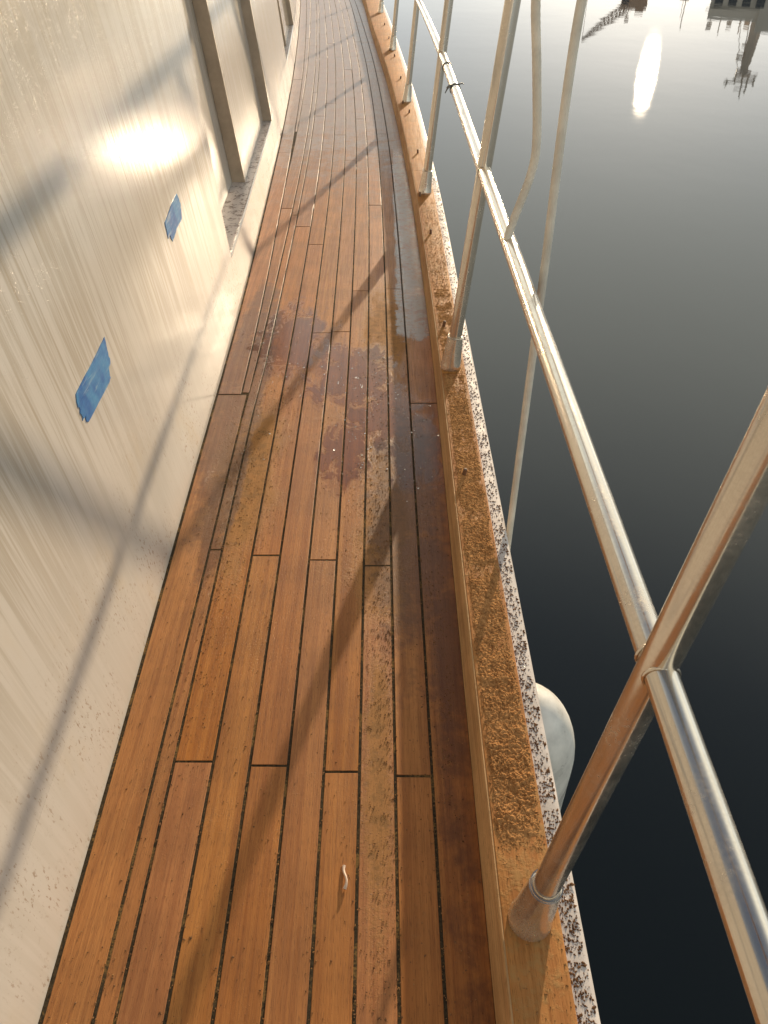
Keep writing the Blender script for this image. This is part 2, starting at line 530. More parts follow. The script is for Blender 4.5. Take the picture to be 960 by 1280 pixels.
def water_mat():
    t = NT('harbour_water')
    p = t.pos()
    big = t.noise(t.vmath('MULTIPLY', p, (.35, .35, 1)), 1, 2, .5)
    mid = t.noise(t.vmath('MULTIPLY', p, (1.6, 1.1, 1)), 1, 2, .5)
    tiny = t.noise(t.vmath('MULTIPLY', p, (5.5, 3.2, 1)), 1, 2, .5)
    nb = t.bump(t.math('ADD', t.math('ADD', t.math('MULTIPLY', big, 1.0), t.math('MULTIPLY', mid, .30)), t.math('MULTIPLY', tiny, .07)), .06, .06)
    t.t.nodes.remove(t.b)
    body = t.n('ShaderNodeBsdfDiffuse')
    body.inputs['Color'].default_value = (.0056, .0074, .0046, 1)
    shine = None
    for r_, w_ in ((.034, 0), (.085, .035)):      # calm surface with finer ruffled facets
        gl = t.n('ShaderNodeBsdfGlossy', distribution='BECKMANN')
        gl.inputs['Roughness'].default_value = r_
        t.link(nb, gl.inputs['Normal'])
        if shine is None:
            shine = gl
        else:
            ms = t.n('ShaderNodeMixShader')
            ms.inputs[0].default_value = w_
            t.link(shine.outputs[0], ms.inputs[1])
            t.link(gl.outputs[0], ms.inputs[2])
            shine = ms
    fr = t.n('ShaderNodeFresnel')
    fr.inputs['IOR'].default_value = 1.68
    mixs = t.n('ShaderNodeMixShader')
    t.link(fr.outputs[0], mixs.inputs[0])
    t.link(body.outputs[0], mixs.inputs[1])
    t.link(shine.outputs[0], mixs.inputs[2])
    t.link(mixs.outputs[0], t.out.inputs[0])
    t.link(nb, fr.inputs['Normal'])
    return t.m
M_WATER = water_mat()

# ------------------------------------------------------------------ water
ZW = -0.95
v = [(-4000, -4000, ZW), (4000, -4000, ZW), (4000, 4000, ZW), (-4000, 4000, ZW)]
water = link('water', mesh('water', v, [(0, 1, 2, 3)]), M_WATER)
water['kind'] = 'structure'

# ------------------------------------------------------------------ deck
ys = yrange(Y0 - .6, Y1 + .6, .2)
v, f = [], []
for y in ys:
    v += [(wall_x(y, 0) - .06, y, -.0009), (XT(y) + .04, y, -.0009)]
for i in range(len(ys) - 1):
    f.append((2*i, 2*i+1, 2*i+3, 2*i+2))
deck = link('deck', mesh('deck', v, f), M_CAULK)
deck['kind'] = 'structure'

GAP = .0026
def plank(y0, y1, left, right):
    dz = random.uniform(-.0005, .0005)
    tl = random.uniform(-.0003, .0003)
    y0 += .0022
    y1 -= .0022
    st = yrange(y0, y1, .30)
    vv, ff = [], []
    c = .0006
    rows = []
    for k, y in enumerate(st):
        l, r_ = left(y) + GAP, right(y) - GAP
        if r_ - l < .006:
            r_ = l + .006
        e = c * .8 if k in (0, len(st) - 1) else 0
        rows.append([(l, y, -.012), (l, y, dz - c - e), (l + c, y, dz + tl - e), (r_ - c, y, dz - tl - e), (r_, y, dz - c - e), (r_, y, -.012)])
        if k == 0:
            rows.append([(x, y + c, z + (e if 0 < i < 5 else 0)) for i, (x, _, z) in enumerate(rows[-1])])
        if k == len(st) - 1:
            last = rows.pop()
            rows.append([(x, y - c, z + (e if 0 < i < 5 else 0)) for i, (x, _, z) in enumerate(last)])
            rows.append(last)
    n = 6
    for rr in rows:
        vv += rr
    for i in range(len(rows) - 1):
        for j in range(n - 1):
            ff.append((i*n + j, i*n + j + 1, (i+1)*n + j + 1, (i+1)*n + j))
    ff.append(tuple(range(n)))
    ff.append(tuple(reversed(range((len(rows)-1)*n, len(rows)*n))))
    return link('plank', mesh('plank', vv, ff), M_TEAK, deck)
# margin plank along the cabin, margin plank along the toe rail
ROW_A = lambda y: -.3955 + SH(y) * (1.6 if y < 2 else 1)
MARG = lambda y: ROW_A(y) if y < 2.0 else XW(y) + .076
def inboard(x0):
    return lambda y: max(x0 + SH(y) * (1.6 if x0 < -.36 and y < 2 else 1), MARG(y))
SEAMS = [-.592, -.526, -.460, -.3955, -.366, -.298, -.233, -.166, -.103, -.041, .021, .085]
def cuts(first, lens, a=Y0, b=Y1):
    ys_ = [first]
    while ys_[0] > a:
        ys_.insert(0, ys_[0] - random.uniform(1.0, 1.35))
    while ys_[-1] < b:
        ys_.append(ys_[-1] + random.uniform(*lens))
    return ys_
known = {4: [1.311], 5: [.76], 6: [1.292], 7: [.752, 2.402], 8: [1.276, 2.41], 9: [.740], 10: [1.258], 11: [.732]}
for k in range(len(SEAMS) - 1):
    L, Rr = SEAMS[k], SEAMS[k + 1]
    ks = known.get(k + 1, [random.uniform(.8, 1.4)])
    ks = cuts(ks[0], (1.9, 2.7)) if len(ks) == 1 else cuts(ks[0], (0, 0), b=ks[0])[:-1] + ks[:-1] + cuts(ks[-1], (1.9, 2.7), a=ks[-1])
    fl, fr = inboard(L), inboard(Rr)
    for a, b in zip(ks[:-1], ks[1:]):
        # clip to where the row is still wider than a sliver
        yy = [y for y in np.arange(a, b + .001, .01) if fr(y) - fl(y) > .014]
        if len(yy) < 8:
            continue
        plank(max(a, yy[0]), min(b, yy[-1] + .01), fl, fr)
for a, b in zip(*(lambda c: (c[:-1], c[1:]))([-5.6, -3, -.6, 1.999, 4.6, 6.6, 8.3, 11.0, 13.4])):
    plank(a, b, lambda y: XW(y) + .004, ROW_A if b < 2 else (lambda y: XW(y) + .076))
for a, b in zip(*(lambda c: (c[:-1], c[1:]))([-5.6, -3.2, -.8, 1.95, 4.4, 6.9, 9.6, 13.4])):
    plank(a, b, lambda y: min(.085 + SH(y), XT(y) - .03), lambda y: XT(y) + .002)

# ------------------------------------------------------------------ cabin side with two recessed window openings
ZS, ZH, ZTOP = .16, 1.15, 1.75
def interp(zs, ys_):
    return lambda z: float(np.interp(z, zs, ys_))
E1 = interp([ZS, .30, .90, ZH], [2.667, 2.690, 2.90, 2.98])
F1 = interp([ZS, .70, ZH], [4.62, 4.695, 4.76])
E2 = interp([ZS, .30, .90, ZH], [6.36, 6.39, 6.62, 6.72])
F2 = interp([ZS, ZH], [8.10, 8.22])
cabin = thing('cabin_wall', 'dusty white cabin side with rain streaks and recessed windows beside the teak deck', 'cabin wall', (XW(1), 1, 0))
g = Geo()
def patch(ya, yb, za, zb, ny, nz=4):
    vv = []
    for i in range(nz + 1):
        z = za + (zb - za) * i / nz
        a, b = ya(z), yb(z)
        for j in range(ny + 1):
            y = a + (b - a) * j / ny
            vv.append((wall_x(y, z), y, z))
    g.add(vv, [(i*(ny+1)+j, i*(ny+1)+j+1, (i+1)*(ny+1)+j+1, (i+1)*(ny+1)+j) for i in range(nz) for j in range(ny)])
k0, k1 = (lambda z: -5.6), (lambda z: 13.6)
patch(k0, k1, -.01, ZS, 100, 1)
patch(k0, E1, ZS, ZH, 30, 10)
patch(F1, E2, ZS, ZH, 14, 6)
patch(F2, k1, ZS, ZH, 32, 6)
patch(k0, k1, ZH, ZTOP, 100, 3)
me = mesh('wall_panel', g.v, g.f)
smooth(me)
link('wall_panel', me, M_WALL, cabin)
# cabin roof edge, so the wall is not a loose sheet
v, f = sweep_profile([(-LEAN*ZTOP + .03, ZTOP - .02), (-LEAN*ZTOP + .03, ZTOP + .03), (-LEAN*ZTOP - .9, ZTOP + .06), (-LEAN*ZTOP - .9, ZTOP - .02)], yrange(-5.6, 13.6, .4), XW, True)
link('roof', mesh('roof', v, f), M_WALL, cabin)

def window(E, F, ya_post, xs, depth):
    def back(y, z):
        return wall_x(y, z) - depth
    g = Geo()
    zs = [ZS, .23, .30, .45, .6, .75, .9, ZH]
    for ed in (E, F):                                      # jambs
        vv = []
        for z in zs:
            y = ed(z)
            vv += [(wall_x(y, z), y, z), (back(y, z), y, z)]
        g.add(vv, [(2*i, 2*i+1, 2*i+3, 2*i+2) for i in range(len(zs)-1)])
    vv = []
    for z in zs:                                           # back of the recess
        for j in range(9):
            y = E(z) + (F(z) - E(z)) * j / 8
            vv.append((back(y, z), y, z))
    g.add(vv, [(i*9+j, i*9+j+1, (i+1)*9+j+1, (i+1)*9+j) for i in range(len(zs)-1) for j in range(8)])
    vv = []
    for j in range(9):                                     # head
        y = E(ZH) + (F(ZH) - E(ZH)) * j / 8
        vv += [(wall_x(y, ZH), y, ZH), (back(y, ZH), y, ZH)]
    g.add(vv, [(2*j, 2*j+1, 2*j+3, 2*j+2) for j in range(8)])
    win = g.make('window', M_WALL, cabin)
    # sill with a slightly raised rounded nose
    vv, n = [], 5
    for j in range(17):
        y = E(ZS) + (F(ZS) - E(ZS)) * j / 16
        x = wall_x(y, ZS)
        vv += [(x + .002, y, ZS - .004), (x + .002, y, ZS + .0015), (x - .003, y, ZS + .004), (x - .008, y, ZS + .002), (x - depth + .001, y, ZS + .004)]
    nose = [(j*n+i, j*n+i+1, (j+1)*n+i+1, (j+1)*n+i) for j in range(16) for i in range(2)]
    top = [(j*n+i, j*n+i+1, (j+1)*n+i+1, (j+1)*n+i) for j in range(16) for i in range(2, 4)]
    link('sill', mesh('sill', vv, top), M_SILL, win)
    link('sill_nose', mesh('sill_nose', vv, nose, 50), M_WALL, win)
    # standing leaf: aft post, pane
    yb = lambda z: F(z) - .006
    xa, xb = xs
    def front(y, z):
        k = (y - ya_post) / (yb(ZS) - ya_post)
        return xa + (xb - xa) * k - LEAN * z
    lean_y = .10
    ya = lambda z: ya_post + lean_y * (z - ZS)
    g = Geo()
    for (o0, o1, pr) in ((0, .016, .0015),):
        vv = []
        for z in (ZS + .004, .5, ZH):
            a = ya(z)
            vv += [(front(a, z) + pr, a + o0, z), (front(a, z) + pr, a + o1, z), (back(a, z) + .001, a + o1, z), (back(a, z) + .001, a + o0, z)]
        ff = [(i*4+j, i*4+(j+1) % 4, (i+1)*4+(j+1) % 4, (i+1)*4+j) for i in range(2) for j in range(4)]
        g.add(vv, ff + [(3, 2, 1, 0), (8, 9, 10, 11)])
    g.make('frame', M_FRAME, win)
    # far jamb strip
    g = Geo()
    vv = []
    for z in (ZS + .004, .5, ZH):
        b = yb(z)
        x1, x0 = wall_x(b, z) + .004, wall_x(b, z) - .085
        vv += [(x1, b - .02, z), (x1, b + .002, z), (x0, b + .002, z), (x0, b - .02, z)]
    g.add(vv, [(i*4+j, i*4+(j+1) % 4, (i+1)*4+(j+1) % 4, (i+1)*4+j) for i in range(2) for j in range(4)] + [(3, 2, 1, 0), (8, 9, 10, 11)])
    g.make('jamb', M_FRAME, win)
    return win, ya, yb, front, back
def pane(win, ya, yb, front, back, mat, name):
    vv = []
    for z in (ZS + .0045, .4, .7, ZH):
        for j in range(5):
            a, b = ya(z) + .0165, yb(z) - .0205
            y = a + (b - a) * j / 4
            vv.append((front(y, z), y, z))
    n0 = len(vv)
    vv += [(x - .012, y, z) for x, y, z in vv]
    q = [(i*5+j, i*5+j+1, (i+1)*5+j+1, (i+1)*5+j) for i in range(3) for j in range(4)]
    q2 = [tuple(k + n0 for k in reversed(t_)) for t_ in q]
    rim = [(j, n0+j, n0+j+1, j+1) for j in range(4)]
    rim += [(i*5, (i+1)*5, n0+(i+1)*5, n0+i*5) for i in range(3)]
    link(name, mesh(name, vv, q + q2 + rim), mat, win)
w1 = window(E1, F1, 3.508, (-.589, -.642), .093)
pane(*w1, M_WALL, 'pane')
w2 = window(E2, F2, 6.98, (-.748, -.825), .09)
pane(*w2, M_GLASS, 'pane')

# blue tape, stuck on the wall
def tape(pts, label):
    fine = []
    for i, a in enumerate(pts):
        b = pts[(i + 1) % len(pts)]
        L = math.hypot(b[0] - a[0], b[1] - a[1])
        for k in range(4):
            j = .0016 if k and L < .04 else .0005 if k else 0
            fine.append((a[0] + (b[0]-a[0]) * k / 4 + random.uniform(-j, j) * 2.5, a[1] + (b[1]-a[1]) * k / 4 + random.uniform(-j, j)))
    pts = fine
    n = len(pts)
    cy = sum(p[0] for p in pts) / n
    cz = sum(p[1] for p in pts) / n
    vv = [(wall_x(y, z) + 0.0014 + random.uniform(0, .0002), y, z) for y, z in pts] + [(wall_x(cy, cz) + .0018, cy, cz)]
    ins = [(wall_x(y, z) + .0017 + random.uniform(0, .0002), y, z) for y, z in [(cy + (p[0]-cy)*.55, cz + (p[1]-cz)*.55) for p in pts]]
    bk = [(x - .0012, y, z) for x, y, z in vv[:n]]
    V = vv + ins + bk
    F_ = []
    for i in range(n):
        j = (i + 1) % n
        F_ += [(i, j, n+1+j, n+1+i), (n+1+i, n+1+j, n), (i, 2*n+1+i, 2*n+1+j, j)]
    o = link('masking_tape', mesh('masking_tape', V, F_), M_TAPE)
    return tag(o, label, 'tape', 'torn blue tape on the cabin side')
tape([(1.3884, 0.4977), (1.3772, 0.4686), (1.3674, 0.4491), (1.3525, 0.4466), (1.3457, 0.4307), (1.3246, 0.4285), (1.1914, 0.4308), (1.1812, 0.434), (1.1835, 0.4445), (1.1654, 0.4459), (1.1735, 0.4635), (1.1727, 0.4781), (1.1832, 0.4906), (1.2295, 0.4922), (1.2947, 0.4932), (1.3808, 0.4963)],
     'larger torn strip of blue masking tape on the white wall, nearer to the camera')
tape([(2.1883, 0.5237), (2.1968, 0.4952), (2.1698, 0.4626), (2.0916, 0.4614), (2.0203, 0.453), (2.0162, 0.4713), (1.9911, 0.4721), (2.0027, 0.5093), (2.0511, 0.5134), (2.1156, 0.5213)],
     'smaller faded scrap of blue masking tape just below the sun glare, near the window')

# ------------------------------------------------------------------ toe rail: inner board, cap planks, bungs, sawdust crust
ZC = .082
toe = thing('toe_rail', 'low teak toe rail crusted with ochre sawdust along the deck edge', 'toe rail', (XT(1), 1, 0))
XG = lambda y: XS(y) + .043 - .0           # outer edge of the teak cap
cap_cuts = [-5.6, -3.1, -.7, 1.98, 3.97, 6.1, 8.4, 10.8, 13.4]
v, f = sweep_profile([(0, -.01), (.0, .002), (.0075, ZC - .012), (.0085, ZC - .004), (.010, ZC - .001), (.020, ZC - .002), (.020, -.01)], yrange(-5.6, 13.4, .15), XT, True)
link('inner_board', mesh('inner_board', v, f, 40), M_SIDE, toe)
for a, b in zip(cap_cuts[:-1], cap_cuts[1:]):
    vv, ff = [], []
    st = yrange(a + .0012, b - .0012, .12)
    n = 7
    for y in st:
        l, r_ = XT(y) + .0106, XG(y)
        vv += [(l, y, -.01), (l, y, ZC - .003), (l + .003, y, ZC), (r_ - .005, y, ZC), (r_ - .0012, y, ZC - .002), (r_, y, ZC - .006), (r_, y, -.01)]
    for i in range(len(st) - 1):
        for j in range(n - 1):
            ff.append((i*n+j, i*n+j+1, (i+1)*n+j+1, (i+1)*n+j))
    ff += [tuple(range(n)), tuple(reversed(range((len(st)-1)*n, len(st)*n)))]
    link('cap_plank', mesh('cap_plank', vv, ff, 35), M_CAP, toe)
# uncut wooden bungs
bung = Geo().tube([(0, 0, -.002), (.0006, 0, .012), (.001, 0, .0175), (.001, 0, .0185)], [.0052, .0050, .0046, .0025], 10)
bung_me = mesh('bung', bung.v, bung.f, 40)
for i, (y, dx) in enumerate([(1.49, -.002), (2.285, 0), (3.11, 0), (3.58, -.022), (4.28, .004), (5.16, .002), (5.4, -.025), (6.17, 0), (7.03, .004), (7.3, -.02), (7.9, 0), (8.7, 0)]):
    o = link('bung', bung_me, M_BUNG, toe)
    o.location = Vector((XS(y) + dx - .003, y, ZC)) - Vector(toe.location) + Vector(toe.location)
    o.rotation_euler = (random.uniform(-.15, .15), random.uniform(-.15, .15), random.uniform(0, 6))

def fbm(x, y, s, o=3):
    a, t, k = 0, 0, 1.0
    for i in range(o):
        a += k * noise.noise(Vector((x * s, y * s, 3.7 * i)))
        t += k
        k *= .5
        s *= 2.1
    return a / t
def crust(y0, y1, cell, amp):
    """wormy crumbs of damp sawdust on the cap, a height field that dips under the wood where it is bare"""
    nx = int(.078 / cell)
    ny = int((y1 - y0) / cell)
    V, F_ = [], []
    for i in range(ny + 1):
        y = y0 + (y1 - y0) * i / ny
        l, r_ = XT(y) + .016, XG(y) - .0035
        for j in range(nx + 1):
            x = l + (r_ - l) * j / nx
            wrp = .004 * noise.noise(Vector((x * 70, y * 70, 9)))
            a = abs(noise.noise(Vector(((x + wrp) * 150, (y - wrp) * 150, 1.3))))
            b = abs(noise.noise(Vector(((x - wrp) * 310, (y + wrp) * 310, 6.1))))
            ridge = (1 - min(1, a * 2.6)) * .75 + (1 - min(1, b * 2.4)) * .4
            jag = rng.random() - .5
            cov = fbm(x, y, 16) * .8 + .62
            if y < .70:                                    # rubbed clean round the nearest post
                cov -= max(0, (.60 - y) / .07) if x < .245 else max(0, (.58 - y) / .1)
            cov += .30 * max(0, min(1, (1.1 - y) / .5))
            e = min(1, min(x - l, r_ - x) / .007)
            cov = max(-.5, min(1, cov)) * 1.0
            clump = max(0, fbm(x + 3, y, 45, 2)) * 1.1
            h = amp * (cov * (.36 + ridge * .60 + .30 * jag) + clump * max(0, cov)) - .0011 - .003 * (1 - e)
            for ys_ in (2.02, 3.63):
                d = math.hypot(x - XS(ys_), y - ys_)
                h -= max(0, .05 - d) * .2
            # streak swept bare, damp
            if y > 1.9:
                h -= .0016 * max(0, fbm(x, y + 7, 22, 3)) * 3 + .0006 * min(1, (y - 1.9) / 1.5)
            V.append((x, y, ZC + max(-.004, h)))
    w_ = nx + 1
    for i in range(ny):
        for j in range(nx):
            q = (i*w_+j, i*w_+j+1, (i+1)*w_+j+1, (i+1)*w_+j)
            if max(V[k][2] for k in q) > ZC - .0006:
                F_.append(q)
    me = mesh('sawdust_crust', V, F_)
    o = link('sawdust_crust', me, M_CRUST, toe)
    o['kind'] = 'stuff'
crust(.46, 1.5, .0017, .0042)
crust(1.5, 2.6, .0022, .0036)
crust(2.6, 4.4, .0030, .0018)

# ------------------------------------------------------------------ hull: white gunwale and side
hull = thing('hull', 'white boat hull edge speckled with brown crumbs outside the teak cap', 'hull', (.26, 1, 0))
v, f = sweep_profile([(.0, .02), (.0, .071), (.024, .069), (.030, .066), (.033, .060), (.033, .045), (.026, .036), (-.02, .03)], yrange(-5.6, 13.4, .12), XG)
link('gunwale', mesh('gunwale', v, f, 50), M_GEL, hull)
v, f = sweep_profile([(-.02, .031), (-.075, -.05), (-.10, -.4), (-.13, ZW - .15)], yrange(-5.6, 13.4, .3), XG)
link('hull_side', mesh('hull_side', v, f, 50), M_HULL, hull)

# ------------------------------------------------------------------ guard rail
rail = thing('guard_rail', 'polished stainless guard rail with leaning posts along the deck edge', 'guard rail', (XS(1), 1, ZC))
LX = .097
ZR, ZT = .63, 1.30
posts = [-4.25, -2.68, -1.1, .462, 2.02, 3.63, 5.46, 7.34, 9.58, 11.6]
for y in posts:
    x = XS(y)
    P = lambda z: (x + (z - .085) * LX, y, z)
    st = Geo().tube([P(.17), P(.35), P(.6), P(.9), P(ZT)], .0180, 28).make('stanchion', M_STEEL, rail, 50)
    Geo().tube([P(ZC - .003), P(ZC + .006), P(ZC + .012), P(.125), P(.170), P(.178), P(.1795)], [.0305, .0305, .0292, .0262, .0228, .0222, .0188], 28).make('base_socket', M_STEEL, st, 40)
    if y > 0:
        for zz in (.176, .183):
            g = Geo()
            c0 = Vector(P(zz))
            ring = [c0 + Vector((.0212 * math.cos(a), .0212 * math.sin(a), -.0212 * math.cos(a) * LX + .002 * math.sin(a))) for a in np.linspace(0, 2 * math.pi, 29)]
            g.tube(ring, .0011, 6)
            g.make('collar_ring', M_STEEL, st, 60)
    # weld beads where the rail meets the post
    for s_ in (-1, 1):
        g = Geo()
        c0 = Vector(P(ZR)) + Vector((0, s_ * .0165, 0))
        ring = [c0 + Vector((.0168 * math.cos(a), s_ * -.004 * abs(math.cos(a)), .0168 * math.sin(a))) for a in np.linspace(0, 2 * math.pi, 21)]
        g.tube(ring, .0016, 6)
        g.make('weld_bead', M_STEEL, st, 60)
yy = yrange(-5.5, 13.2, .12)
Geo().tube([(XS(y) + (ZR - .085) * LX, y, ZR) for y in yy], .0158, 28).make('mid_rail', M_STEEL, rail, 50)
Geo().tube([(XS(y) + (ZT - .085) * LX, y, ZT) for y in yy], .030, 20, sq=(1.15, .75)).make('top_rail', M_CAP, rail, 50)

# ------------------------------------------------------------------ ropes, fender, ties
def rope(pts, r_, label, turns):
    pts = [Vector(p) for p in pts]
    # resample finely
    c = []
    for i in range(len(pts) - 1):
        p0, p1, p2, p3 = pts[max(0, i-1)], pts[i], pts[i+1], pts[min(len(pts)-1, i+2)]
        for k in range(24):
            t = k / 24
            c.append(.5 * ((2*p1) + (p2-p0)*t + (2*p0-5*p1+4*p2-p3)*t*t + (3*p1-p0-3*p2+p3)*t**3))
    c.append(pts[-1])
    g = Geo()
    g.tube(c, r_ * .90, 14)
    L = sum((c[i+1]-c[i]).length for i in range(len(c)-1))
    for s_ in range(4):                                      # four lay strands, fine
        q, acc = [], 0
        for i, p in enumerate(c):
            if i:
                acc += (c[i] - c[i-1]).length
            t = (c[min(i+1, len(c)-1)] - c[max(i-1, 0)]).normalized()
            a = t.cross(Vector((0, 1, 0))).normalized()
            b = t.cross(a)
            ph = acc / L * turns * 2 * math.pi + s_ * math.pi / 2
            q.append(p + (a * math.cos(ph) + b * math.sin(ph)) * r_ * .46)
        g.tube(q, r_ * .50, 8)
    o = g.make('rope', M_ROPE, None, 60)
    return tag(o, label, 'rope', 'grey ropes hanging from the top rail')
xt = lambda y: XS(y) + (ZT - .085) * LX
rope([(xt(1.53) - .01, 1.53, ZT - .02), (.258, 1.537, 1.10), (.254, 1.537, 1.04), (.268, 1.537, .94), (.283, 1.537, .82), (.279, 1.535, .76), (.255, 1.53, .678), (.2445, 1.522, .640)], .0088,
     'short bent grey rope whose cut end rests on the middle rail', 14)
rope([(xt(1.33) + .012, 1.33, ZT - .02), (.2865, 1.33, 1.06), (.2858, 1.33, .63), (.288, 1.33, .05), (.292, 1.33, -.3), (.292, 1.33, -.97)], .0082,
     'long straight grey rope running down past the middle rail to the hull edge', 30)
fx, fy, fz, fr = .288, .945, -.25, .117
prof = [(fz + 1.6 * fr * math.sin(a), fr * math.cos(a)) for a in np.linspace(math.pi / 2 * .97, 0, 14)] + [(fz - .1, fr), (fz - .25, fr)] + [(fz - .25 - fr * math.sin(a), fr * math.cos(a)) for a in np.linspace(.1, math.pi / 2 * .97, 10)]
fender = thing('fender', 'white rounded fender hanging outside the hull behind the nearest post', 'fender', (fx, fy, fz))
Geo().tube([(fx, fy, z) for z, _ in prof], [r_ for _, r_ in prof], 40).make('fender_body', M_FENDER, fender, 50)
Geo().tube([(fx, fy, fz + 1.55 * fr), (fx - .004, fy, fz + 1.75 * fr), (.205, fy, -.02), (.19, fy, .0)], .006, 10).make('lanyard', M_ROPE, fender, 60)

def tie(y, label, tails):
    x = XS(y) + (ZR - .085) * LX
    g = Geo()
    g.tube([Vector((x + .0172 * math.cos(a), y + .002 * math.sin(a * 2), ZR + .0172 * math.sin(a))) for a in np.linspace(0, 2 * math.pi, 25)], .0021, 6)
    for dx, dy, dz in tails:
        g.tube([(x + dx * .4, y, ZR + abs(dz) * .3 + .012), (x + dx * .8, y + dy * .6, ZR + dz * .7 + .008), (x + dx, y + dy, ZR + dz)], [.0028, .0026, .0016], 6)
    o = g.make('cable_tie', M_TIE, None, 60)
    return tag(o, label, 'cable tie', 'ties round the middle rail')
tie(2.97, 'dark tie with two stub ends sticking out from the far middle rail', [(.030, .02, .012), (-.036, -.03, -.006), (-.028, .02, .0)])
tie(3.36, 'plain dark tie round the middle rail just below the far post joint', [(.012, -.03, .014)])

# pale scrap of plastic on the deck
c = [(-.0605 + .003 * math.sin(k * .9), .538 + k * .0062, .0030 + .0025 * math.sin(k * .8)) for k in range(7)]
o = Geo().tube(c, [.0030, .0024, .0019, .0018, .0020, .0024, .0030], 8).make('plastic_scrap', M_BIT, None, 60)
tag(o, 'small bent pale scrap of plastic lying on the near deck planks', 'scrap')

# ------------------------------------------------------------------ crumbs of sawdust, and water drops
OCT = [(1, 0, 0), (0, 1, 0), (-1, 0, 0), (0, -1, 0), (0, 0, 1)]
OCF = [(0, 1, 4), (1, 2, 4), (2, 3, 4), (3, 0, 4)]
def crumbs(name, pts, mat, sizes, flat=.7, parent=None, label=None):
    V, F_ = [], []
    for (x, y, z) in pts:
        s_ = sizes[0] + (sizes[1] - sizes[0]) * random.random() ** 1.8
        a = random.uniform(0, 6.28)
        st = random.uniform(.8, 2.0)
        k = len(V)
        for (u, v_, w_) in OCT:
            u2, v2 = u * s_ * st * random.uniform(.7, 1.2), v_ * s_ * random.uniform(.7, 1.2)
            V.append((x + u2*math.cos(a) - v2*math.sin(a), y + u2*math.sin(a) + v2*math.cos(a), z + w_ * s_ * flat * 1.4 - .0003))
        F_ += [tuple(i + k for i in q) for q in OCF]
    me = mesh(name, V, F_)
    smooth(me)
    o = link(name, me, mat, parent)
    o['kind'] = 'stuff'
    if label:
        o['label'] = label
    return o
# on the gunwale, clumped
pts = []
while len(pts) < 8000:
    y = .25 + 4.2 * random.random() ** 1.7
    x = XG(y) + .002 + random.random() ** 1.25 * .026
    if random.random() < .30 or fbm(x, y, 38, 2) > -.26 + 1.1 * max(0, (x - XG(y) - .014) / .03) and random.random() < (1 if y < 1.6 else .55):
        pts.append((x, y, .0705 - .0015 * (x - XG(y)) / .024))
crumbs('crumbs', pts, M_CRUMB_DARK, (.0005, .0027), .7, hull)
# on the cap
pts = []
for _ in range(9000):
    y = .30 + 3.2 * random.random() ** 1.6
    x = random.uniform(XT(y) + .017, XG(y) - .004)
    if y < .56 and random.random() > .10:
        continue
    pts.append((x, y, ZC + (.0030 if y > .6 else 0) * random.random()))
crumbs('crumbs', pts, M_CRUMB_OCHRE, (.0006, .0017), .8, toe)
# on the deck: along the seams, in drifts
pts = []
zones = [(-.355, 1.62, .05, .28, 2600), (-.325, 1.35, .02, .35, 700), (-.02, 1.52, .055, .30, 2300), (-.005, .85, .016, .40, 1100), (.10, 1.05, .03, .40, 900),
         (-.30, 2.1, .10, .35, 1200), (-.03, 2.1, .06, .3, 1200), (.115, .75, .012, .3, 500), (-.37, 1.0, .02, .25, 350)]
for cx, cy, sx, sy, n in zones:
    for _ in range(n):
        x, y = random.gauss(cx, sx), random.gauss(cy, sy)
        if XW(y) + .01 < x < XT(y) - .002 and fbm(x, y, 26, 2) > -.12:
            pts.append((x, y, .0004))
for _ in range(3000):
    s_ = random.choice(SEAMS[3:])
    y = .25 + 3.6 * random.random() ** 1.4
    pts.append((s_ + SH(y) + random.gauss(0, .0045), y, .0002))
for _ in range(2200):
    y = .25 + 3.4 * random.random() ** 1.3
    pts.append((random.uniform(XW(y) + .01, XT(y) - .004), y, .0003))
for _ in range(500):
    y = random.gauss(3.0, .5)
    pts += [(XT(y) - abs(random.gauss(0, .025)), y, .0004)]
half = [p for i, p in enumerate(pts) if i % 3]
crumbs('sawdust', half, M_CRUMB_OCHRE, (.0005, .0014), .7, None, 'fine ochre sawdust scattered over the deck planks')
crumbs('grit', [p for i, p in enumerate(pts) if i % 3 == 0], M_CRUMB_DARK, (.0006, .0018), .7, None, 'dark brown grit scattered over the deck planks')
# a few dark crumbs stuck to the wall
# drops
HEM = []
HF = []
for i, el in enumerate((0, 28, 58)):
    for j in range(8):
        HEM.append((math.cos(R(el)) * math.cos(j * math.pi / 4), math.cos(R(el)) * math.sin(j * math.pi / 4), math.sin(R(el))))
HEM.append((0, 0, 1))
for i in range(2):
    for j in range(8):
        HF.append((i*8+j, i*8+(j+1) % 8, (i+1)*8+(j+1) % 8, (i+1)*8+j))
HF += [(16+j, 16+(j+1) % 8, 24) for j in range(8)] + [tuple(reversed(range(8)))]
V, F_ = [], []
dz_ = [(-.03, 1.95, .07, .13, 420), (-.12, 2.15, .07, .10, 260), (-.24, 2.3, .06, .15, 160), (.07, 1.78, .05, .16, 220), (-.08, 1.7, .05, .10, 160), (.12, 2.9, .022, .5, 200), (-.33, 2.0, .05, .4, 120), (.03, 4.3, .06, .35, 160)]
for cx, cy, sx, sy, n in dz_:
    for _ in range(n // 4):
        x, y = random.gauss(cx, sx), random.gauss(cy, sy)
        if not XW(y) + .01 < x < XT(y) - .004:
            continue
        s_ = .0006 + .0018 * random.random() ** 2.5
        k = len(V)
        a, e1 = random.uniform(0, 3), random.uniform(.8, 1.5)
        for u, v_, w_ in HEM:
            u, v_ = u * e1, v_
            V.append((x + s_*(u*math.cos(a) - v_*math.sin(a)), y + s_*(u*math.sin(a) + v_*math.cos(a)), .0004 + w_ * s_ * .55))
        F_ += [tuple(i + k for i in q) for q in HF]
